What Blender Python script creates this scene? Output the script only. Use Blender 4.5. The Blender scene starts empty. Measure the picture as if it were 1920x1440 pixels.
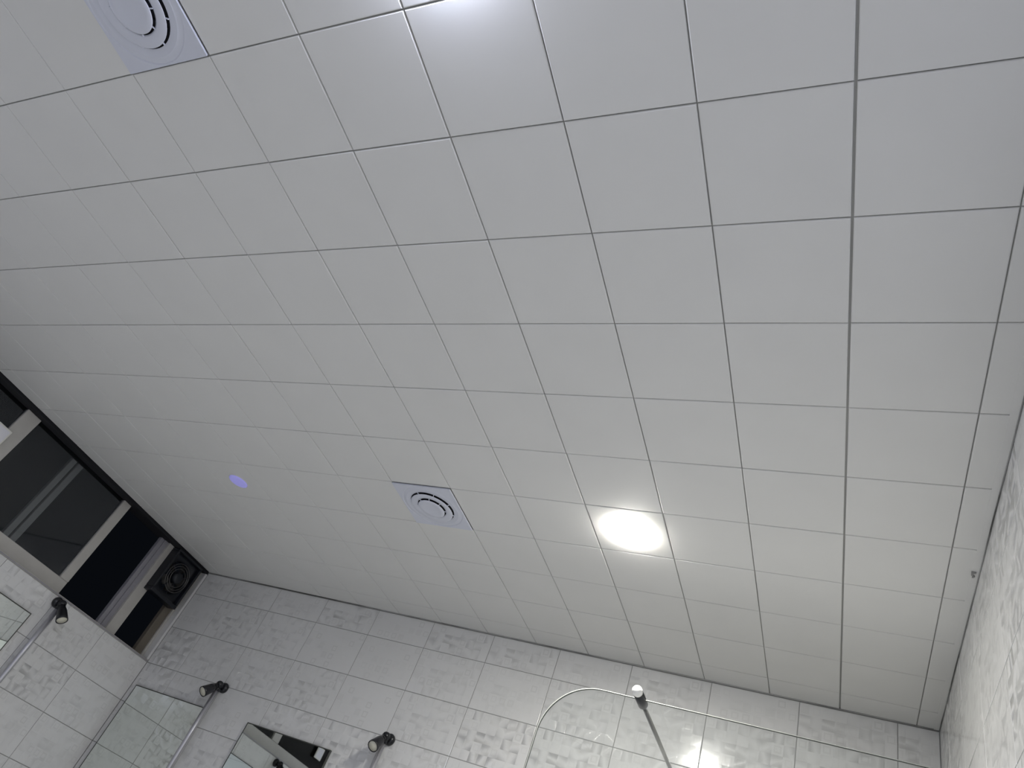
import bpy, bmesh, math, random
from mathutils import Vector, Matrix
random.seed(7)
S = bpy.context.scene
COL = S.collection

# ------------------------------------------------------------------ key sizes (metres)
H = 2.80            # ceiling height
DZ = H - 3.0        # heights below were measured with the ceiling at 3.0


def Z(z):
    return z + DZ


XL, XR, YF, YB = -4.02, 0.385, 2.87, -2.13   # left, right, far and rear wall faces
T = 0.30            # ceiling tile
TW, TH = 0.3965, 0.2477                      # wall tile

# ------------------------------------------------------------------ camera
cam_d = bpy.data.cameras.new('camera')
cam = bpy.data.objects.new('camera', cam_d)
COL.objects.link(cam)
S.camera = cam
rx = Vector((0.89679866, 0.28727675, 0.33648809))
ry = Vector((0.03513305, 0.71188993, -0.70141172))
rz = Vector((-0.44104176, 0.64084694, 0.62832902))
M = Matrix((rx, -ry, -rz)).transposed().to_4x4()
M.translation = Vector((0.02415386, -0.63758557, Z(1.53363)))
cam.matrix_world = M
cam_d.sensor_width = 36.0
cam_d.lens = 1322.486 * 36.0 / 1920.0
cam_d.clip_start = 0.02

# ------------------------------------------------------------------ world (night outside) and exposure
w = bpy.data.worlds.new('night')
S.world = w
w.use_nodes = True
w.node_tree.nodes['Background'].inputs[0].default_value = (0.004, 0.005, 0.007, 1)
w.node_tree.nodes['Background'].inputs[1].default_value = 0.3
S.view_settings.view_transform = 'Standard'
S.view_settings.look = 'None'
S.view_settings.gamma = 1.0
S.view_settings.exposure = 1.0
S.view_settings.use_curve_mapping = False
S.cycles.max_bounces = 8
S.cycles.diffuse_bounces = 4
S.cycles.use_light_tree = False
S.cycles.adaptive_threshold = 0.02
S.cycles.glossy_bounces = 4
S.cycles.transparent_max_bounces = 8
LAMP1 = ((1.0, 0.975, 0.90), 215.0)
LAMP3 = ((0.72, 0.75, 1.0), 48.0)      # lit ceiling lamp left of the frame      # lit ceiling lamp in view
LAMP2 = ((0.755, 0.795, 1.0), 185.0)       # lit ceiling lamp above the frame


# ------------------------------------------------------------------ helpers: materials
def mat(name, color, rough=0.5, metal=0.0, spec=0.5, noise=0.0, nscale=8.0, bump=0.0, bscale=60.0):
    m = bpy.data.materials.new(name)
    m.use_nodes = True
    nt = m.node_tree
    b = nt.nodes['Principled BSDF']
    b.inputs['Base Color'].default_value = (*color, 1)
    b.inputs['Roughness'].default_value = rough
    b.inputs['Metallic'].default_value = metal
    b.inputs['Specular IOR Level'].default_value = spec
    geo = nt.nodes.new('ShaderNodeNewGeometry')
    if noise > 0:
        n = nt.nodes.new('ShaderNodeTexNoise')
        n.inputs['Scale'].default_value = nscale
        n.inputs['Detail'].default_value = 2
        nt.links.new(geo.outputs['Position'], n.inputs['Vector'])
        mx = nt.nodes.new('ShaderNodeMix')
        mx.data_type = 'RGBA'
        mx.inputs[6].default_value = (*[c * (1 - noise) for c in color], 1)
        mx.inputs[7].default_value = (*[min(1, c * (1 + noise * .6)) for c in color], 1)
        nt.links.new(n.outputs['Fac'], mx.inputs[0])
        nt.links.new(mx.outputs[2], b.inputs['Base Color'])
    if bump > 0:
        n2 = nt.nodes.new('ShaderNodeTexNoise')
        n2.inputs['Scale'].default_value = bscale
        n2.inputs['Detail'].default_value = 3
        nt.links.new(geo.outputs['Position'], n2.inputs['Vector'])
        bp = nt.nodes.new('ShaderNodeBump')
        bp.inputs['Strength'].default_value = bump
        bp.inputs['Distance'].default_value = 0.002
        nt.links.new(n2.outputs['Fac'], bp.inputs['Height'])
        nt.links.new(bp.outputs['Normal'], b.inputs['Normal'])
    return m


def emit(name, color, strength):
    m = bpy.data.materials.new(name)
    m.use_nodes = True
    b = m.node_tree.nodes['Principled BSDF']
    b.inputs['Base Color'].default_value = (*color, 1)
    b.inputs['Emission Color'].default_value = (*color, 1)
    b.inputs['Emission Strength'].default_value = strength
    b.inputs['Roughness'].default_value = 0.4
    return m


def tile_material():
    """glazed white wall tile: 8 x 5 field of 5 cm squares, faintly printed and slightly uneven in the glaze"""
    m = bpy.data.materials.new('glazed_wall_tile')
    m.use_nodes = True
    nt = m.node_tree
    L = nt.links.new
    b = nt.nodes['Principled BSDF']
    b.inputs['Specular IOR Level'].default_value = 0.5
    tc = nt.nodes.new('ShaderNodeTexCoord')

    def vmath(op, a=None, bb=None):
        n = nt.nodes.new('ShaderNodeVectorMath')
        n.operation = op
        for i, v in enumerate((a, bb)):
            if v is None:
                continue
            if isinstance(v, (tuple, list)):
                n.inputs[i].default_value = v
            else:
                L(v, n.inputs[i])
        return n.outputs['Value'] if op in ('LENGTH', 'DOT_PRODUCT') else n.outputs[0]

    def math_(op, a, bb=None, c=None):
        n = nt.nodes.new('ShaderNodeMath')
        n.operation = op
        for i, v in enumerate((a, bb, c)):
            if v is None:
                continue
            if isinstance(v, (int, float)):
                n.inputs[i].default_value = v
            else:
                L(v, n.inputs[i])
        return n.outputs[0]

    p = vmath('ADD', tc.outputs['Object'], (TW / 2, 0, TH / 2))
    p = vmath('MULTIPLY', p, (8 / TW, 0, 5 / TH))
    cell = vmath('FLOOR', p)
    fr = vmath('SUBTRACT', vmath('FRACTION', p), (0.5, 0.0, 0.5))
    wn = nt.nodes.new('ShaderNodeTexWhiteNoise')
    wn.noise_dimensions = '3D'
    L(cell, wn.inputs['Vector'])
    sep = nt.nodes.new('ShaderNodeSeparateColor')
    L(wn.outputs['Color'], sep.inputs[0])
    fs = nt.nodes.new('ShaderNodeSeparateXYZ')
    L(fr, fs.inputs[0])
    ax = math_('ABSOLUTE', fs.outputs[0])
    az = math_('ABSOLUTE', fs.outputs[2])
    mxx = math_('MAXIMUM', ax, az)
    # printed outline: ring of a square between 0.22 and 0.33 of a cell
    ring = math_('MULTIPLY', math_('GREATER_THAN', mxx, 0.20), math_('LESS_THAN', mxx, 0.33))
    chosen = math_('LESS_THAN', sep.outputs[0], 0.20)
    chosen2 = math_('GREATER_THAN', sep.outputs[0], 0.90)
    inside = math_('LESS_THAN', mxx, 0.36)
    dark = math_('ADD', math_('MULTIPLY', ring, chosen), math_('MULTIPLY', math_('MULTIPLY', inside, chosen2), 0.6))
    geo = nt.nodes.new('ShaderNodeNewGeometry')
    nz = nt.nodes.new('ShaderNodeTexNoise')
    nz.inputs['Scale'].default_value = 2.2
    nz.inputs['Detail'].default_value = 1
    L(geo.outputs['Position'], nz.inputs['Vector'])
    base = nt.nodes.new('ShaderNodeMix')
    base.data_type = 'RGBA'
    base.inputs[6].default_value = (0.69, 0.69, 0.675, 1)
    base.inputs[7].default_value = (0.75, 0.75, 0.74, 1)
    L(nz.outputs['Fac'], base.inputs[0])
    pr = nt.nodes.new('ShaderNodeMix')
    pr.data_type = 'RGBA'
    pr.inputs[7].default_value = (0.52, 0.52, 0.50, 1)
    L(base.outputs[2], pr.inputs[6])
    L(math_('MULTIPLY', dark, 0.30), pr.inputs[0])
    L(pr.outputs[2], b.inputs['Base Color'])
    # glaze relief: every square lies at a slightly different tilt, with soft grooves between
    amp = math_('ADD', math_('MULTIPLY', math_('GREATER_THAN', sep.outputs[0], 0.62), 1.7), 0.35)
    hx = math_('MULTIPLY', math_('MULTIPLY', math_('SUBTRACT', sep.outputs[1], 0.5), fs.outputs[0]), amp)
    hz = math_('MULTIPLY', math_('MULTIPLY', math_('SUBTRACT', sep.outputs[2], 0.5), fs.outputs[2]), amp)
    groove = math_('MULTIPLY', math_('GREATER_THAN', mxx, 0.455), -0.10)
    hgt = math_('ADD', math_('ADD', hx, hz), groove)
    bp = nt.nodes.new('ShaderNodeBump')
    bp.inputs['Strength'].default_value = 1.0
    bp.inputs['Distance'].default_value = 0.0006
    L(hgt, bp.inputs['Height'])
    L(bp.outputs['Normal'], b.inputs['Normal'])
    L(math_('ADD', math_('MULTIPLY', math_('GREATER_THAN', sep.outputs[1], 0.5), 0.08), 0.08), b.inputs['Roughness'])
    return m


def grid_wall_material():
    """the same tiling as flat colour, for stretches of wall outside the picture"""
    m = bpy.data.materials.new('tiled_wall_far_from_view')
    m.use_nodes = True
    nt = m.node_tree
    b = nt.nodes['Principled BSDF']
    b.inputs['Roughness'].default_value = 0.15
    geo = nt.nodes.new('ShaderNodeNewGeometry')
    sp = nt.nodes.new('ShaderNodeSeparateXYZ')
    nt.links.new(geo.outputs['Position'], sp.inputs[0])
    ad = nt.nodes.new('ShaderNodeMath')
    nt.links.new(sp.outputs[0], ad.inputs[0])
    nt.links.new(sp.outputs[1], ad.inputs[1])
    cb = nt.nodes.new('ShaderNodeCombineXYZ')
    nt.links.new(ad.outputs[0], cb.inputs[0])
    nt.links.new(sp.outputs[2], cb.inputs[1])
    br = nt.nodes.new('ShaderNodeTexBrick')
    br.offset = 0.0
    br.inputs['Color1'].default_value = (0.70, 0.70, 0.69, 1)
    br.inputs['Color2'].default_value = (0.72, 0.72, 0.71, 1)
    br.inputs['Mortar'].default_value = (0.42, 0.42, 0.41, 1)
    br.inputs['Scale'].default_value = 1.0
    br.inputs['Mortar Size'].default_value = 0.002
    br.inputs['Brick Width'].default_value = TW
    br.inputs['Row Height'].default_value = TH
    nt.links.new(cb.outputs[0], br.inputs['Vector'])
    nt.links.new(br.outputs['Color'], b.inputs['Base Color'])
    return m


def floor_material():
    m = bpy.data.materials.new('floor_tile')
    m.use_nodes = True
    nt = m.node_tree
    b = nt.nodes['Principled BSDF']
    b.inputs['Roughness'].default_value = 0.35
    geo = nt.nodes.new('ShaderNodeNewGeometry')
    br = nt.nodes.new('ShaderNodeTexBrick')
    br.offset = 0.0
    br.inputs['Color1'].default_value = (0.72, 0.72, 0.70, 1)
    br.inputs['Color2'].default_value = (0.75, 0.75, 0.73, 1)
    br.inputs['Mortar'].default_value = (0.25, 0.25, 0.24, 1)
    br.inputs['Scale'].default_value = 1.0
    br.inputs['Mortar Size'].default_value = 0.003
    br.inputs['Brick Width'].default_value = 0.3
    br.inputs['Row Height'].default_value = 0.3
    nt.links.new(geo.outputs['Position'], br.inputs['Vector'])
    nt.links.new(br.outputs['Color'], b.inputs['Base Color'])
    return m


def glass_material(name, tint, gloss=0.02, ior=1.5, haze=0.0):
    """thin pane: mostly clear, mirrors by Fresnel"""
    m = bpy.data.materials.new(name)
    m.use_nodes = True
    nt = m.node_tree
    nt.nodes.remove(nt.nodes['Principled BSDF'])
    out = nt.nodes['Material Output']
    tr = nt.nodes.new('ShaderNodeBsdfTransparent')
    tr.inputs[0].default_value = (*tint, 1)
    gl = nt.nodes.new('ShaderNodeBsdfGlossy')
    gl.inputs['Roughness'].default_value = gloss
    fr = nt.nodes.new('ShaderNodeFresnel')
    fr.inputs[0].default_value = ior
    mx = nt.nodes.new('ShaderNodeMixShader')
    nt.links.new(fr.outputs[0], mx.inputs[0])
    nt.links.new(tr.outputs[0], mx.inputs[1])
    nt.links.new(gl.outputs[0], mx.inputs[2])
    last = mx
    if haze > 0:        # slight white diffuse veil mixed over the clear glass
        df = nt.nodes.new('ShaderNodeBsdfDiffuse')
        df.inputs[0].default_value = (0.8, 0.8, 0.8, 1)
        m2 = nt.nodes.new('ShaderNodeMixShader')
        m2.inputs[0].default_value = haze
        nt.links.new(mx.outputs[0], m2.inputs[1])
        nt.links.new(df.outputs[0], m2.inputs[2])
        last = m2
    nt.links.new(last.outputs[0], out.inputs[0])
    return m


def sealant_material():
    m = bpy.data.materials.new('mildewed_sealant')
    m.use_nodes = True
    nt = m.node_tree
    b = nt.nodes['Principled BSDF']
    b.inputs['Roughness'].default_value = 0.7
    geo = nt.nodes.new('ShaderNodeNewGeometry')
    n = nt.nodes.new('ShaderNodeTexNoise')
    n.inputs['Scale'].default_value = 2.6
    n.inputs['Detail'].default_value = 5
    nt.links.new(geo.outputs['Position'], n.inputs['Vector'])
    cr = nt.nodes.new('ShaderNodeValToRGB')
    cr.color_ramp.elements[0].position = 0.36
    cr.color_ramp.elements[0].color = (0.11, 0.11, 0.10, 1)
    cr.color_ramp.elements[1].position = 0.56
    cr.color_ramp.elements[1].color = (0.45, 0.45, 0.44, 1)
    nt.links.new(n.outputs['Fac'], cr.inputs[0])
    nt.links.new(cr.outputs[0], b.inputs['Base Color'])
    return m


MT = {
    'ceil': mat('white_ceiling_panel', (0.81, 0.81, 0.785), 0.42, spec=0.4, noise=0.035, nscale=5.0),
    'backing': mat('ceiling_void', (0.44, 0.44, 0.42), 0.8, noise=0.1),
    'tile': tile_material(),
    'wall': grid_wall_material(),
    'grout': mat('grey_grout', (0.33, 0.33, 0.32), 0.8, noise=0.15),
    'floor': floor_material(),
    'seal': sealant_material(),
    'vent': mat('white_blue_vent_plastic', (0.72, 0.745, 0.83), 0.35, noise=0.02),
    'dark': mat('dark_duct_and_head_shade', (0.004, 0.004, 0.007), 0.8, noise=0.1),
    'rim': mat('white_lamp_rim', (0.72, 0.72, 0.70), 0.4, noise=0.02),
    'alu': mat('weathered_beige_window_frame', (0.50, 0.485, 0.45), 0.5, noise=0.12, nscale=14.0),
    'alu_d': mat('grey_frame_and_recess_shade', (0.30, 0.295, 0.32), 0.45, noise=0.12, nscale=14.0),
    'brown': mat('brown_jamb', (0.16, 0.14, 0.11), 0.6, noise=0.2, nscale=14.0),
    'paint': mat('white_reveal_paint', (0.70, 0.70, 0.69), 0.6, noise=0.04),
    'pane': glass_material('window_glass', (0.80, 0.82, 0.84), 0.03),
    'clear': glass_material('clear_partition_glass', (0.980, 0.988, 0.984), 0.0, haze=0.006),
    'edge': mat('ground_glass_edge', (0.34, 0.355, 0.33), 0.3, noise=0.05),
    'mirror': mat('mirror_silver', (0.80, 0.84, 0.81), 0.015, 1.0, noise=0.01),
    'mframe': mat('dark_mirror_edge', (0.07, 0.075, 0.065), 0.4, noise=0.1),
    'chrome': mat('satin_chrome', (0.50, 0.50, 0.53), 0.38, 0.7, noise=0.02),
    'dchrome': mat('dark_chrome', (0.045, 0.045, 0.05), 0.2, 0.6, noise=0.05),
    'black': mat('black_plastic_and_reflection', (0.010, 0.011, 0.014), 0.28, noise=0.1),
    'grey': mat('grey_plastic', (0.10, 0.10, 0.10), 0.3, noise=0.1),
    'spray': mat('cream_spray_plate', (0.72, 0.70, 0.58), 0.5, noise=0.05),
    'fan': mat('dark_navy_fan_plastic', (0.008, 0.010, 0.015), 0.40, noise=0.1),
    'fan_m': mat('grey_fan_ring', (0.13, 0.125, 0.12), 0.35, 0.5, noise=0.1),
    'card': mat('white_card', (0.80, 0.80, 0.84), 0.5, noise=0.02),
    'card_rim': mat('cream_card_rim', (0.80, 0.80, 0.74), 0.5, noise=0.02),
    'white': mat('cap_highlight_white', (0.90, 0.90, 0.86), 0.25, noise=0.02),
    'steel': mat('brushed_steel', (0.36, 0.36, 0.345), 0.32, 0.85, noise=0.05),
    'dirt': mat('grey_dirt', (0.34, 0.34, 0.33), 0.9, noise=0.3, nscale=60.0),
}


# ------------------------------------------------------------------ helpers: meshes
def link(name, me, m, parent=None, smooth=False):
    if isinstance(m, (list, tuple)):
        for x in m:
            me.materials.append(x)
    elif m is not None and not me.materials:
        me.materials.append(m)
    if smooth:
        for p in me.polygons:
            p.use_smooth = True
    o = bpy.data.objects.new(name, me)
    COL.objects.link(o)
    if parent:
        o.parent = parent
    return o


def tag(o, label, cat, group=None, kind=None):
    o['label'] = label
    o['category'] = cat
    if group:
        o['group'] = group
    o['kind'] = kind or 'thing'
    return o


def empty(name, loc=(0, 0, 0), rotz=0.0):
    o = bpy.data.objects.new(name, None)
    o.empty_display_size = 0.05
    o.location = loc
    o.rotation_euler = (0, 0, rotz)
    COL.objects.link(o)
    return o


def to_mesh(bm, name='mesh'):
    bmesh.ops.recalc_face_normals(bm, faces=bm.faces)
    me = bpy.data.meshes.new(name)
    bm.to_mesh(me)
    bm.free()
    return me


def add_box(bm, x0, x1, y0, y1, z0, z1):
    vs = [bm.verts.new(v) for v in ((x0, y0, z0), (x1, y0, z0), (x1, y1, z0), (x0, y1, z0),
                                    (x0, y0, z1), (x1, y0, z1), (x1, y1, z1), (x0, y1, z1))]
    for f in ((0, 3, 2, 1), (4, 5, 6, 7), (0, 1, 5, 4), (1, 2, 6, 5), (2, 3, 7, 6), (3, 0, 4, 7)):
        bm.faces.new([vs[i] for i in f])
    return vs


def box(name, x0, x1, y0, y1, z0, z1, m, parent=None, bevel=0.0, seg=2):
    bm = bmesh.new()
    add_box(bm, x0, x1, y0, y1, z0, z1)
    if bevel:
        bmesh.ops.bevel(bm, geom=list(bm.edges), offset=bevel, segments=seg, affect='EDGES', profile=0.5)
    return link(name, to_mesh(bm, name), m, parent)


def lathe(name, prof, m, parent=None, n=32, mtx=None, closed=False, smooth=True):
    """prof: (radius, height) list turned about local z"""
    bm = bmesh.new()
    rings = []
    for r, z in prof:
        if r < 1e-6:
            rings.append([bm.verts.new((0, 0, z))])
        else:
            rings.append([bm.verts.new((r * math.cos(2 * math.pi * i / n), r * math.sin(2 * math.pi * i / n), z)) for i in range(n)])
    seq = list(zip(rings[:-1], rings[1:]))
    if closed:
        seq.append((rings[-1], rings[0]))
    for a, b in seq:
        for i in range(n):
            j = (i + 1) % n
            if len(a) == 1 and len(b) > 1:
                bm.faces.new((a[0], b[i], b[j]))
            elif len(b) == 1 and len(a) > 1:
                bm.faces.new((a[i], a[j], b[0]))
            elif len(a) > 1 and len(b) > 1:
                bm.faces.new((a[i], a[j], b[j], b[i]))
    if mtx is not None:
        bmesh.ops.transform(bm, matrix=mtx, verts=bm.verts)
    return link(name, to_mesh(bm, name), m, parent, smooth)


def align(p, d):
    """matrix taking local +z to direction d, origin to p"""
    return Matrix.Translation(p) @ Vector(d).to_track_quat('Z', 'Y').to_matrix().to_4x4()


def tube(name, pts, r, m, parent=None, n=16, caps=True):
    """swept tube with one radius or one radius per point"""
    pts = [Vector(p) for p in pts]
    rs = r if isinstance(r, (list, tuple)) else [r] * len(pts)
    bm = bmesh.new()
    rings = []
    up = None
    for i, p in enumerate(pts):
        d = (pts[min(i + 1, len(pts) - 1)] - pts[max(i - 1, 0)]).normalized()
        if up is None:
            up = d.orthogonal().normalized()
        else:
            up = (up - d * up.dot(d)).normalized()
        s = d.cross(up)
        rings.append([bm.verts.new(p + (up * math.cos(2 * math.pi * k / n) + s * math.sin(2 * math.pi * k / n)) * rs[i]) for k in range(n)])
    for a, b in zip(rings[:-1], rings[1:]):
        for k in range(n):
            bm.faces.new((a[k], a[(k + 1) % n], b[(k + 1) % n], b[k]))
    if caps:
        bm.faces.new(rings[0][::-1])
        bm.faces.new(rings[-1])
    return link(name, to_mesh(bm, name), m, parent, True)


def copy_tree(o, parent=None):
    c = o.copy()
    COL.objects.link(c)
    c.parent = parent
    for ch in list(o.children):
        copy_tree(ch, c)
    return c


def plate_mesh(name, w_, h_, th, bev, seg=1):
    """plate in the local XZ plane, face towards -Y at y = 0, front edges bevelled"""
    bm = bmesh.new()
    vs = add_box(bm, -w_ / 2, w_ / 2, 0, th, -h_ / 2, h_ / 2)
    ed = [e for e in bm.edges if all(abs(v.co.y) < 1e-7 for v in e.verts)]
    bmesh.ops.bevel(bm, geom=ed, offset=bev, segments=seg, affect='EDGES', profile=0.5)
    return to_mesh(bm, name)


# ================================================================== STRUCTURE
fl = tag(box('floor', XL - .2, XR + .1, YB - .1, YF + .1, -0.1, 0.0, MT['floor']),
         'light grey tiled shower room floor', 'floor', kind='structure')

# ---- ceiling with its tiles
ceil = tag(box('ceiling', XL, XR, YB, YF, H + 0.006, H + 0.10, MT['backing']),
           'white panelled ceiling of square tiles', 'ceiling', kind='structure')
ceil_cache = {}


def ceil_tile(x0, x1, y0, y1):
    g = 0.0013
    w_, d_ = round(x1 - x0 - 2 * g, 4), round(y1 - y0 - 2 * g, 4)
    key = (w_, d_)
    if key not in ceil_cache:
        me = plate_mesh('ceiling_tile', w_, d_, 0.005, 0.0028, 2)
        me.transform(Matrix.Rotation(math.radians(90), 4, 'X'))     # face down (-Y to -Z)
        me.materials.append(MT['ceil'])
        ceil_cache[key] = me
    o = bpy.data.objects.new('ceiling_tile', ceil_cache[key])
    COL.objects.link(o)
    o.parent = ceil
    o.location = ((x0 + x1) / 2, (y0 + y1) / 2, H + random.uniform(-.0003, .0003))
    o.rotation_euler = (random.gauss(0, .0010), random.gauss(0, .0010), random.gauss(0, .0006))


xs = [XR - 0.018, 0.3, 0.0] + [-T * k for k in range(1, 14)] + [XL + 0.003]
ys = [YF - 0.006, 2.7] + [2.7 - T * k for k in range(1, 17)]
VENTS = [(-1.65, 1.65), (-1.65, -0.45)]
for i in range(len(xs) - 1):
    for j in range(len(ys) - 1):
        x1, x0, y1, y0 = xs[i], xs[i + 1], ys[j], ys[j + 1]
        cx, cy = (x0 + x1) / 2, (y0 + y1) / 2
        if any(abs(cx - a) < .02 and abs(cy - b) < .02 for a, b in VENTS):
            continue
        if i == 2:
            x1 -= 0.0028         # the joint that gapes
        ceil_tile(x0, x1, y0, y1)

# ---- wall tiles
tile_cache = {}


def wall_tiles(parent, axis, ujs, zjs, skip=None):
    """ujs / zjs joint positions along the wall and up it"""
    g = 0.0016
    for u0, u1 in zip(ujs[:-1], ujs[1:]):
        for z0, z1 in zip(zjs[:-1], zjs[1:]):
            w_, h_ = round(u1 - u0 - 2 * g, 4), round(z1 - z0 - 2 * g, 4)
            if w_ < 0.012 or h_ < 0.006:
                continue
            if (w_, h_) not in tile_cache:
                me = plate_mesh('wall_tile', w_, h_, 0.0055, 0.0016, 2)
                me.materials.append(MT['tile'])
                tile_cache[(w_, h_)] = me
            o = bpy.data.objects.new('wall_tile', tile_cache[(w_, h_)])
            COL.objects.link(o)
            o.parent = parent
            u, z = (u0 + u1) / 2, (z0 + z1) / 2
            e = lambda: random.gauss(0, 0.0012)
            if axis == 'far':
                o.location = (u, YF, z)
                o.rotation_euler = (e(), 0, e())
            elif axis == 'right':
                o.location = (XR, u, z)
                o.rotation_euler = (e(), 0, -math.pi / 2 + e())
            else:
                o.location = (XL, u, z)
                o.rotation_euler = (e(), 0, math.pi / 2 + e())


zj = [Z(2.836) - TH * k for k in range(0, 11)]
zj_all = sorted([z for z in zj if z > 0.01] + [0.0, H - 0.004])
zj_left = sorted([z for z in zj if z > 0.01 and z < Z(2.35)] + [0.0])

wf = tag(box('wall_far', XL - .15, XR + .1, YF + 0.0022, YF + 0.1, 0, H + .1, MT['grout']),
         'white glazed tile wall behind the glass partition', 'wall', kind='structure')
uj = sorted([XR] + [x for x in [0.228 - TW * k for k in range(12)] if x > XL + .01] + [XL])
wall_tiles(wf, 'far', uj, zj_all)

wr = tag(box('wall_right', XR + 0.0022, XR + 0.1, YB, YF, 0, H + .1, MT['grout']),
         'white glazed tile wall at the right edge', 'wall', kind='structure')
uj = sorted([YF] + [1.387 + TW * k for k in range(-4, 4) if 1.387 + TW * k < YF - .02])
wall_tiles(wr, 'right', uj, zj_all)
box('tiled_surface', XR, XR + .0022, YB, uj[0] - .002, 0, H, MT['wall'], wr)

ZS = Z(2.352)      # window sill height
WY0 = 0.10         # near end of the window opening
bm = bmesh.new()
add_box(bm, XL - .15, XL - 0.0022, YB, YF, 0, ZS - 0.012)
add_box(bm, XL - .15, XL - 0.0022, YB, WY0, ZS - 0.012, H + .1)
wl = tag(link('wall_left', to_mesh(bm), MT['grout']), 'white glazed tile wall under the window strip', 'wall', kind='structure')
uj = sorted([YF] + [2.46 - TW * k for k in range(0, 7)])
wall_tiles(wl, 'left', uj, zj_left)
box('tiled_surface', XL - .0022, XL, YB, uj[0] - .002, 0, ZS - .012, MT['wall'], wl)
box('tiled_surface', XL - .0022, XL, YB, WY0, ZS - .012, H, MT['wall'], wl)

tag(box('wall_rear', XL - .15, XR + .1, YB - .1, YB, 0, H + .1, MT['wall']),
    'white tiled wall behind the camera', 'wall', kind='structure')

# ---- trims along the ceiling
bm = bmesh.new()
add_box(bm, XR - 0.0215, XR - 0.0025, YB, YF - .006, H - 0.0011, H + 0.004)
tag(link('trim_1', to_mesh(bm), MT['ceil']), 'thin white edge angle between ceiling tiles and right wall', 'trim', kind='structure')
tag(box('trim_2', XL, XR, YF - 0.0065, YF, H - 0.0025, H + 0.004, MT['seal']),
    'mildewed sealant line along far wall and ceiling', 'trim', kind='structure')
tag(box('trim_3', XR - 0.003, XR, YB, YF - .0065, H - 0.004, H + 0.004, MT['seal']),
    'dark sealant line along right wall and ceiling', 'trim', kind='structure')

# ---- window strip on the left wall
XW = -4.07
win = tag(empty('window_1', (XL, 1.5, ZS)), 'dark night window strip under the ceiling above the left wall', 'window', kind='structure')


def wbox(name, xa, xb, ya, yb, za, zb, m, bev=0.002, parent=win):
    o = box(name, xa, xb, ya, yb, za, zb, m, None, bev, 1)
    o.parent = parent
    o.matrix_parent_inverse = Matrix.Translation((-XL, -1.5, -ZS))
    return o


wbox('sill', XL - .13, XL + .004, WY0, YF - .002, ZS - .012, ZS, MT['alu'])
wbox('sill_lip', XL + .000, XL + .006, WY0, YF - .002, ZS - .010, ZS - .004, MT['alu_d'], 0.0008)
wbox('head_shade_strip', XL - .13, XL - .002, WY0, YF - .002, Z(2.982), H + .05, MT['dark'])  # near-black colour paints the shadow of the lintel's underside
wbox('bottom_rail', XW - .03, XW, WY0, 2.077, ZS, Z(2.433), MT['alu'])
wbox('mullion', XW - .03, XW + .002, 1.187, 1.283, Z(2.433), Z(2.982), MT['alu'])
wbox('mullion', XW - .03, XW + .002, 2.014, 2.077, Z(2.433), Z(2.982), MT['alu'])
wbox('mullion', XW - .03, XW + .002, 0.30, 0.39, Z(2.433), Z(2.982), MT['alu'])
wbox('track', XW - .05, XW - .022, 2.425, 2.455, ZS, Z(2.982), MT['alu_d'])  # grey puts the weaker light inside the frame recess into the colour
wbox('track', XW - .05, XW - .014, 2.455, 2.49, ZS, Z(2.982), MT['alu_d'])
wbox('mullion', XW - .03, XW + .004, 2.486, 2.567, ZS, Z(2.982), MT['alu'])
wbox('jamb', XW - .04, XW - .008, 2.775, 2.835, ZS, Z(2.982), MT['brown'])
wbox('jamb', XW - .04, XW + .004, 2.835, 2.853, ZS, Z(2.982), MT['alu'])
wbox('reveal', XL - .09, XL - .0005, 2.853, YF + .0015, ZS, Z(2.982), MT['paint'], 0.003)
wbox('jamb', XW - .04, XW + .0, WY0, WY0 + .06, Z(2.433), Z(2.982), MT['alu'])
# rear sash, seen dimly through the panes
wbox('rear_stile', XW - .085, XW - .06, 1.605, 1.642, Z(2.40), Z(2.975), MT['alu'])
wbox('rear_stile', XW - .085, XW - .06, 1.655, 1.695, Z(2.40), Z(2.975), MT['alu'])
wbox('rear_stile', XW - .085, XW - .06, 0.86, 0.90, Z(2.40), Z(2.975), MT['alu_d'])  # darker grey paints the shading cast by the front frame
wbox('rear_stile', XW - .085, XW - .06, 0.94, 0.98, Z(2.40), Z(2.975), MT['alu_d'])
for a, b in ((WY0 + .06, .30), (.39, 1.187), (1.283, 2.014)):
    wbox('pane', XW - .017, XW - .012, a, b, Z(2.433), Z(2.982), MT['pane'], 0)

# ================================================================== CEILING FIXTURES
def ceiling_lamp(name, x, y, r, color, strength, label, bulge):
    t = tag(empty(name, (x, y, H)), label, 'lamp')
    lathe('rim', [(r, 0.0), (r + .004, 0.0), (r + .0035, -.001), (r + .002, -.002), (r, -.002)], MT['rim'], t, 48, closed=True)
    prof = [(r, -.001)] + [(r * math.cos(a), -.004 - bulge * math.sin(a)) for a in [math.radians(d) for d in range(0, 90, 30)]] + [(0, -.004 - bulge)]
    lathe('diffuser', prof, emit('lamp_light', color, strength), t, 36)
    return t


ceiling_lamp('ceiling_lamp', -0.75, 1.65, 0.083, LAMP1[0], LAMP1[1], 'brightly lit round white ceiling lamp near the glass partition', .006)
ceiling_lamp('ceiling_lamp', -0.75, -0.45, 0.083, LAMP2[0], LAMP2[1], 'lit bluish round ceiling lamp cut off by the top edge', .017)
ceiling_lamp('ceiling_lamp', -2.85, -0.45, 0.083, LAMP3[0], LAMP3[1], 'lit bluish round ceiling lamp left of the cut-off vent', .010)
ceiling_lamp('ceiling_lamp', -2.84, 1.655, 0.052, (0.30, 0.29, 0.66), 0.24, 'small dim lavender round ceiling lamp near the window wall', .004)


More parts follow.
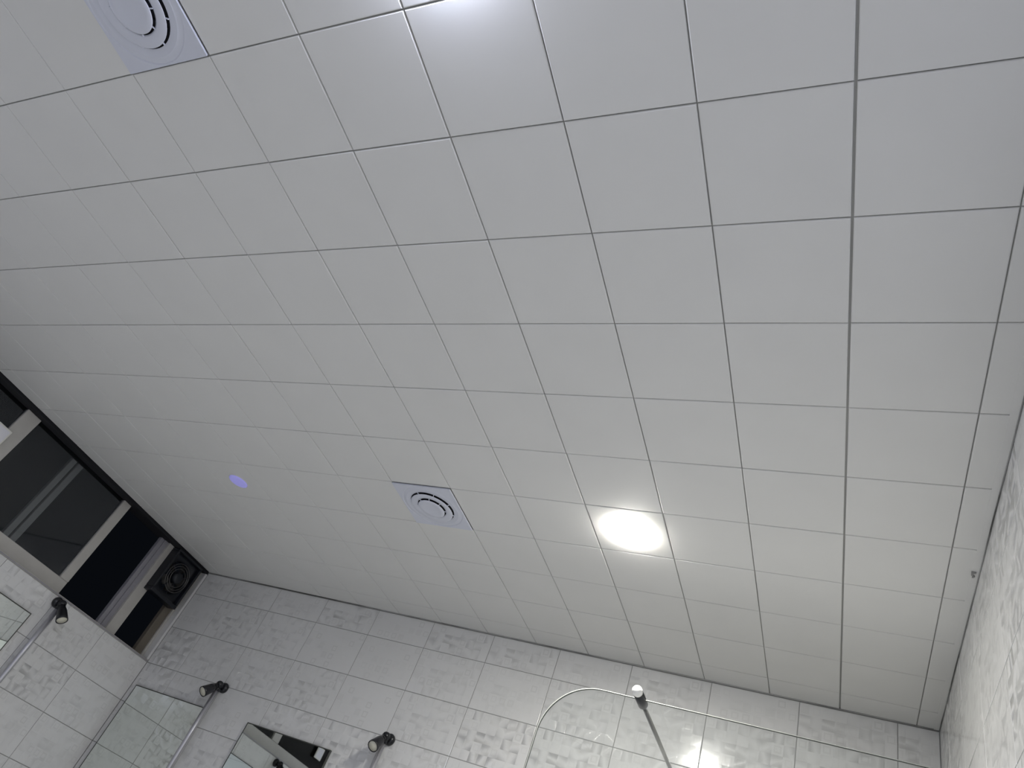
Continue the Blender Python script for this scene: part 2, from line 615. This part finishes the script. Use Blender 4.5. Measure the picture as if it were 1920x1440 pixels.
def make_vent(x, y, label):
    t = tag(empty('ceiling_vent', (x, y, H)), label, 'vent', 'round louvre vents in the ceiling')
    hw = T / 2 - .0022
    R1 = 0.104       # plate opening
    n = 64
    # square plate with a round opening, tapered rim down to the opening
    bm = bmesh.new()
    depth = 0.0055

    def sq(a):
        c, s = math.cos(a), math.sin(a)
        k = hw / max(abs(c), abs(s))
        return (c * k, s * k)
    rows = []
    # snap 4 ring positions to the square's corners
    angs = [2 * math.pi * i / n + math.pi / 4 for i in range(n)]
    for kind in ('top', 'face', 'g0', 'g1', 'g2', 'in', 'up'):
        ring = []
        for a in angs:
            if kind == 'top':
                p = (sq(a)[0] * .99, sq(a)[1] * .99, 0.002)
            elif kind == 'face':
                p = (*sq(a), -depth)
            elif kind == 'g0':
                p = (.1445 * math.cos(a), .1445 * math.sin(a), -depth)
            elif kind == 'g1':
                p = (.1415 * math.cos(a), .1415 * math.sin(a), -depth + .0025)
            elif kind == 'g2':
                p = (.125 * math.cos(a), .125 * math.sin(a), -depth - .0005)
            elif kind == 'in':
                p = (R1 * math.cos(a), R1 * math.sin(a), -depth + .0015)
            else:
                p = (R1 * math.cos(a), R1 * math.sin(a), 0.0015)
            ring.append(bm.verts.new(p))
        rows.append(ring)
    for a, b in zip(rows[:-1], rows[1:]):
        for i in range(n):
            bm.faces.new((a[i], a[(i + 1) % n], b[(i + 1) % n], b[i]))
    link('plate', to_mesh(bm), MT['vent'], t)
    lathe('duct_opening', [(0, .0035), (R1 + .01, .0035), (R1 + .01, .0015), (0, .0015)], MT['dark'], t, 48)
    # hanging ring and disc: the slots show only on the side nearest the eye
    lathe('louvre_ring', [(.067, -.0090), (.072, -.0105), (.0985, -.0120), (.1000, -.0112), (.0985, -.0100), (.072, -.0085), (.067, -.0078)], MT['vent'], t, 64, closed=True)
    lathe('centre_disc', [(0, -.0160), (.040, -.0160), (.043, -.0168), (.061, -.0164), (.0630, -.0152), (.061, -.0142), (0, -.0142)], MT['vent'], t, 64)
    for k in range(8):
        a = math.radians(45 * k + 12)
        for r0, r1, z in ((.058, .070, -.0112), (.0965, .1055, -.0062)):
            o = box('slot_tab', r0, r1, -.0014, .0014, z - .0025, z + .001, MT['vent'], t)
            o.rotation_euler = (0, 0, a + (0 if r0 < .08 else .25))
    for k in range(4):
        a = math.radians(90 * k + 45)
        o = box('hanger', .035, .096, -.003, .003, -.0085, .001, MT['dark'], t)
        o.rotation_euler = (0, 0, a)
    return t


make_vent(-1.65, 1.65, 'square vent with round slots between the two ceiling lamps')
make_vent(-1.65, -0.45, 'square vent with round slots cut off by the top left edge')

# dirt scrap caught at the ceiling edge on the right
bm = bmesh.new()
for k in range(7):
    x = XR - 0.005 - random.random() * .016
    y = 1.63 + random.uniform(-.018, .018)
    s = random.uniform(.002, .0042)
    add_box(bm, x - s, x + s, y - s * 1.6, y + s * 1.6, H - .004 - random.random() * .002, H - .0011)
bmesh.ops.bevel(bm, geom=list(bm.edges), offset=.0008, segments=1, affect='EDGES')
tag(link('dirt_clump', to_mesh(bm), MT['dirt']), 'small grey dirt clump at the ceiling edge by the right wall', 'dirt')

# ================================================================== EXTRACTOR FAN
fan = tag(empty('extractor_fan', (XL, 2.66, Z(2.83))), 'black square extractor fan mounted at the top of the window corner', 'fan')
FW, FH = 0.262, 0.315
for (ya, yb, za, zb) in ((-FW / 2, FW / 2, -FH / 2 - .002, -FH / 2 + .022), (-FW / 2, FW / 2, FH / 2 - .022, FH / 2 - .008),
                         (-FW / 2, -FW / 2 + .018, -FH / 2 + .022, FH / 2 - .022), (FW / 2 - .018, FW / 2, -FH / 2 + .022, FH / 2 - .022)):
    box('frame_bar', -.052, .022, ya, yb, za, zb, MT['fan'], fan, .004)
# back plate with round throat
bm = bmesh.new()
n = 48
R0 = .108
angs = [2 * math.pi * i / n + math.pi / 4 for i in range(n)]
outer, inner, innb = [], [], []
for a in angs:
    c, s = math.cos(a), math.sin(a)
    k = 1 / max(abs(c), abs(s))
    outer.append(bm.verts.new((-.010, c * k * (FW / 2 - .016), s * k * (FH / 2 - .020))))
    inner.append(bm.verts.new((-.004, c * R0, s * R0)))
    innb.append(bm.verts.new((-.050, c * (R0 - .008), s * (R0 - .008))))
for a, b in ((outer, inner), (inner, innb)):
    for i in range(n):
        bm.faces.new((a[i], a[(i + 1) % n], b[(i + 1) % n], b[i]))
link('throat_plate', to_mesh(bm), MT['fan'], fan, True)
AX = Matrix.Rotation(math.radians(90), 4, 'Y')
lathe('motor', [(0, .030), (.022, .030), (.034, .024), (.038, .0), (.038, -.04), (0, -.04)], MT['fan'], fan, 32, AX)
for r in (.060, .078, .094):
    lathe('guard_ring', [(r + .0022 * math.cos(a), .012 + .0022 * math.sin(a)) for a in [math.pi / 3 * q for q in range(6)]],
          MT['fan_m'], fan, 40, AX, closed=True)
for k in range(3):
    a = math.radians(120 * k + 30)
    tube('guard_strut', [(.012, .036 * math.cos(a), .036 * math.sin(a)), (.006, .112 * math.cos(a), .112 * math.sin(a))], .0035, MT['fan'], fan, 8)
for k in range(5):
    a0 = math.radians(72 * k)
    bm = bmesh.new()
    vs = []
    for r in (.030, .06, .096):
        row = []
        for q in range(5):
            a = a0 + math.radians(-24 + 12 * q)
            row.append(bm.verts.new((-.026 + .022 * (q / 4 - .5), r * math.cos(a), r * math.sin(a))))
        vs.append(row)
    for r0, r1 in zip(vs[:-1], vs[1:]):
        for q in range(4):
            bm.faces.new((r0[q], r0[q + 1], r1[q + 1], r1[q]))
    bmesh.ops.solidify(bm, geom=list(bm.faces), thickness=.002)
    link('blade', to_mesh(bm), MT['fan_m'], fan, True)

# ================================================================== CARDS ON THE WINDOW
def card(y0, y1, z0, z1, label):
    t = tag(empty('notice_card', (XW + .012, (y0 + y1) / 2, z0)), label, 'card')
    a, b = (y1 - y0) / 2, z1 - z0
    box('plate', -.006, .004, -a, a, 0, b, MT['card_rim'], t, .004, 2)
    box('sheet', .0035, .0055, -a + .010, a - .010, .010, b - .010, MT['card'], t, .0008, 1)


card(1.075, 1.213, Z(2.70), Z(2.833), 'white rimmed card on the dark window at the left edge')
card(0.575, 0.68, Z(2.52), Z(2.615), 'white card on the window seen reflected in the mirror')

# ================================================================== MIRRORS
def mirror(name, loc, rotz, label):
    t = tag(empty('wall_mirror', loc, rotz), label, 'mirror', 'tall frameless mirrors at the shower places')
    wd, ht = .60, .90
    bm = bmesh.new()
    a_, b0, b1 = wd / 2 - .0045, -ht + .0045, -.0045
    rows = []
    for ins, y in ((0, -.008), (0, -.0115), (.0008, -.0130)):
        rows.append([bm.verts.new(v) for v in ((-a_ + ins, y, b0 + ins), (a_ - ins, y, b0 + ins), (a_ - ins, y, b1 - ins), (-a_ + ins, y, b1 - ins))])
    for p, q in zip(rows[:-1], rows[1:]):
        for i in range(4):
            bm.faces.new((p[i], p[(i + 1) % 4], q[(i + 1) % 4], q[i]))
    bm.faces.new(rows[-1])
    bm.faces.new(rows[0][::-1])
    link('glass', to_mesh(bm), MT['mirror'], t)
    bm = bmesh.new()
    for a in ((-wd / 2, wd / 2, -.014, -.001, -.0045, 0), (-wd / 2, wd / 2, -.014, -.001, -ht, -ht + .0045),
              (-wd / 2, -wd / 2 + .0045, -.014, -.001, -ht + .0045, -.0045), (wd / 2 - .0045, wd / 2, -.014, -.001, -ht + .0045, -.0045)):
        add_box(bm, *a)
    link('edging', to_mesh(bm), MT['mframe'], t)
    box('back_board', -wd / 2 + .0045, wd / 2 - .0045, -.008, -.001, -ht + .0045, -.0045, MT['grey'], t)
    return t


mirror('wall_mirror', (-3.665, YF - .001, Z(2.197)), 0, 'mirror in the far wall corner reflecting white tiles')
mirror('wall_mirror', (-2.712, YF - .001, Z(2.197)), 0, 'mirror on the far wall reflecting the dark window')
mirror('wall_mirror', (XL + .001, 1.685, Z(2.195)), math.pi / 2, 'mirror on the left wall below the window strip')

# ================================================================== SHOWERS
def shower(loc, rotz, label, swing=0.0, chrome_head=False):
    """wall shower: local origin on the wall at the height of the arm, -Y out of the wall"""
    t = tag(empty('wall_shower', loc, rotz), label, 'shower', 'wall showers with steel risers')
    lathe('wall_flange', [(0, .002), (.029, .002), (.030, .012), (.026, .022), (.016, .027), (0, .027)], MT['black'], t, 28, align((0, 0, 0), (0, -1, 0)))
    tube('arm', [(0, -.02, 0), (0, -.045, .002), (0, -.062, .001)], [.017, .018, .017], MT['black'], t)
    lathe('elbow', [(0, -.022), (.012, -.019), (.019, -.012), (.022, 0), (.019, .012), (.012, .019), (0, .022)], MT['black'], t, 24, Matrix.Translation((0, -.055, 0)))
    tube('riser', [(0, -.052, -.012), (0, -.052, -.30), (0, -.052, -1.05), (0, -.050, -1.13), (0, -.040, -1.155), (0, -.002, -1.16)], .0140, MT['chrome'], t, 20)
    tube('riser_nut', [(0, -.052, -.010), (0, -.052, -.036)], .0165, MT['black'], t, 12)
    d = Vector((math.sin(swing) * .70, -math.cos(swing) * .70, -.71)).normalized()
    p0 = Vector((0, -.055, 0)) + d * .012
    hm = align(p0, d)
    lathe('neck', [(0, 0), (.017, 0), (.018, .018), (.020, .026), (0, .026)], MT['black'], t, 24, hm)
    h = lathe('shower_head', [(0, .022), (.021, .022), (.025, .040), (.030, .088), (.0305, .100), (.0275, .101), (.0265, .094), (0, .094)],
              MT['dchrome'] if chrome_head else MT['black'], t, 32, hm)
    lathe('spray_plate', [(0, .0995), (.0255, .0985), (.0265, .0935), (0, .0935)], MT['spray'], h, 28, hm)
    return t


shower((XL, 2.069, Z(2.310)), math.pi / 2, 'black shower head on a steel riser on the left wall', 0.15)
shower((-3.314, YF, Z(2.328)), 0, 'shower with dark grey head between the two far wall mirrors', -0.15, True)
shower((-2.108, YF, Z(2.330)), 0, 'shower with head facing out, nearest the glass partition', 0.0, True)
shower((XL, 1.17, Z(2.310)), math.pi / 2, 'shower on the left wall seen only in the mirror', 0.1)

# ================================================================== GLASS PARTITION
YG = 1.95
gx0, gx1, gz0, gz1, gr = -.992, XR - .002, 0.012, Z(2.497), .20
part = tag(empty('glass_partition', ((gx0 + gx1) / 2, YG, 0)), 'clear glass partition with rounded top corner standing before far wall', 'partition')
outline = [(gx1, gz0), (gx1, gz1)]
for k in range(0, 17):
    a = math.radians(90 + 90 * k / 16)
    outline.append((gx0 + gr + gr * math.cos(a), gz1 - gr + gr * math.sin(a)))
outline.append((gx0, gz0))
cx = (gx0 + gx1) / 2
bm = bmesh.new()
th = .004
f0 = [bm.verts.new((x - cx, -th, z)) for x, z in outline]
f1 = [bm.verts.new((x - cx, th, z)) for x, z in outline]
bm.faces.new(f0)
bm.faces.new(f1[::-1])
link('pane', to_mesh(bm), MT['clear'], part)
bm = bmesh.new()
ring = [[bm.verts.new((x - cx, y, z)) for x, z in outline] for y in (-th, th)]
ins = []
for y in (-th - .0003, th + .0003):
    row = []
    for i, (x, z) in enumerate(outline):
        tx = (gx0 + gr + .1 - x)
        # 2 mm arris on each face, towards the inside
        dx = .0025 if x < gx0 + gr - 1e-6 else (-.0025 if x > gx1 - 1e-6 else 0)
        dz = -.0025 if z > gz1 - gr + 1e-6 else (.0025 if z < gz0 + 1e-6 else 0)
        row.append(bm.verts.new((x - cx + dx, y, z + dz)))
    ins.append(row)
N = len(outline)
for i in range(N):
    j = (i + 1) % N
    bm.faces.new((ring[0][i], ring[0][j], ring[1][j], ring[1][i]))
    bm.faces.new((ring[0][i], ring[0][j], ins[0][j], ins[0][i]))
    bm.faces.new((ring[1][i], ring[1][j], ins[1][j], ins[1][i]))
link('polished_edge', to_mesh(bm), MT['edge'], part, False)
box('floor_channel', gx0 - cx, gx1 - cx, -.010, .010, 0, .014, MT['steel'], part, .001, 1)

bar = tag(empty('support_bar', (-.644, YG, Z(2.495))), 'steel support bar with highlight-white capped clamp on the glass partition', 'support bar')
dirv = Vector((.012, 1, 0)).normalized()
hm = align((0, 0, 0), dirv)
lathe('clamp', [(0, -.072), (.0155, -.072), (.0185, -.069), (.0185, .040), (.0165, .046), (0, .046)], MT['black'], bar, 32, hm)  # black colour stands in for the dark reflections of a chrome body
lathe('cap', [(0, -.092), (.009, -.0905), (.0145, -.086), (.0185, -.078), (.0190, -.070), (.0185, -.062), (.0175, -.062), (0, -.066)], MT['white'], bar, 32, hm)  # white paints the lamp's highlight into the cap's colour
L_ = (YF - YG)
tube('rod', [dirv * .030, dirv * (L_ - .004)], .0082, MT['steel'], bar, 20)
lathe('wall_flange', [(0, L_ - .001), (.022, L_ - .001), (.022, L_ - .010), (.012, L_ - .016), (0, L_ - .016)], MT['steel'], bar, 28, hm)
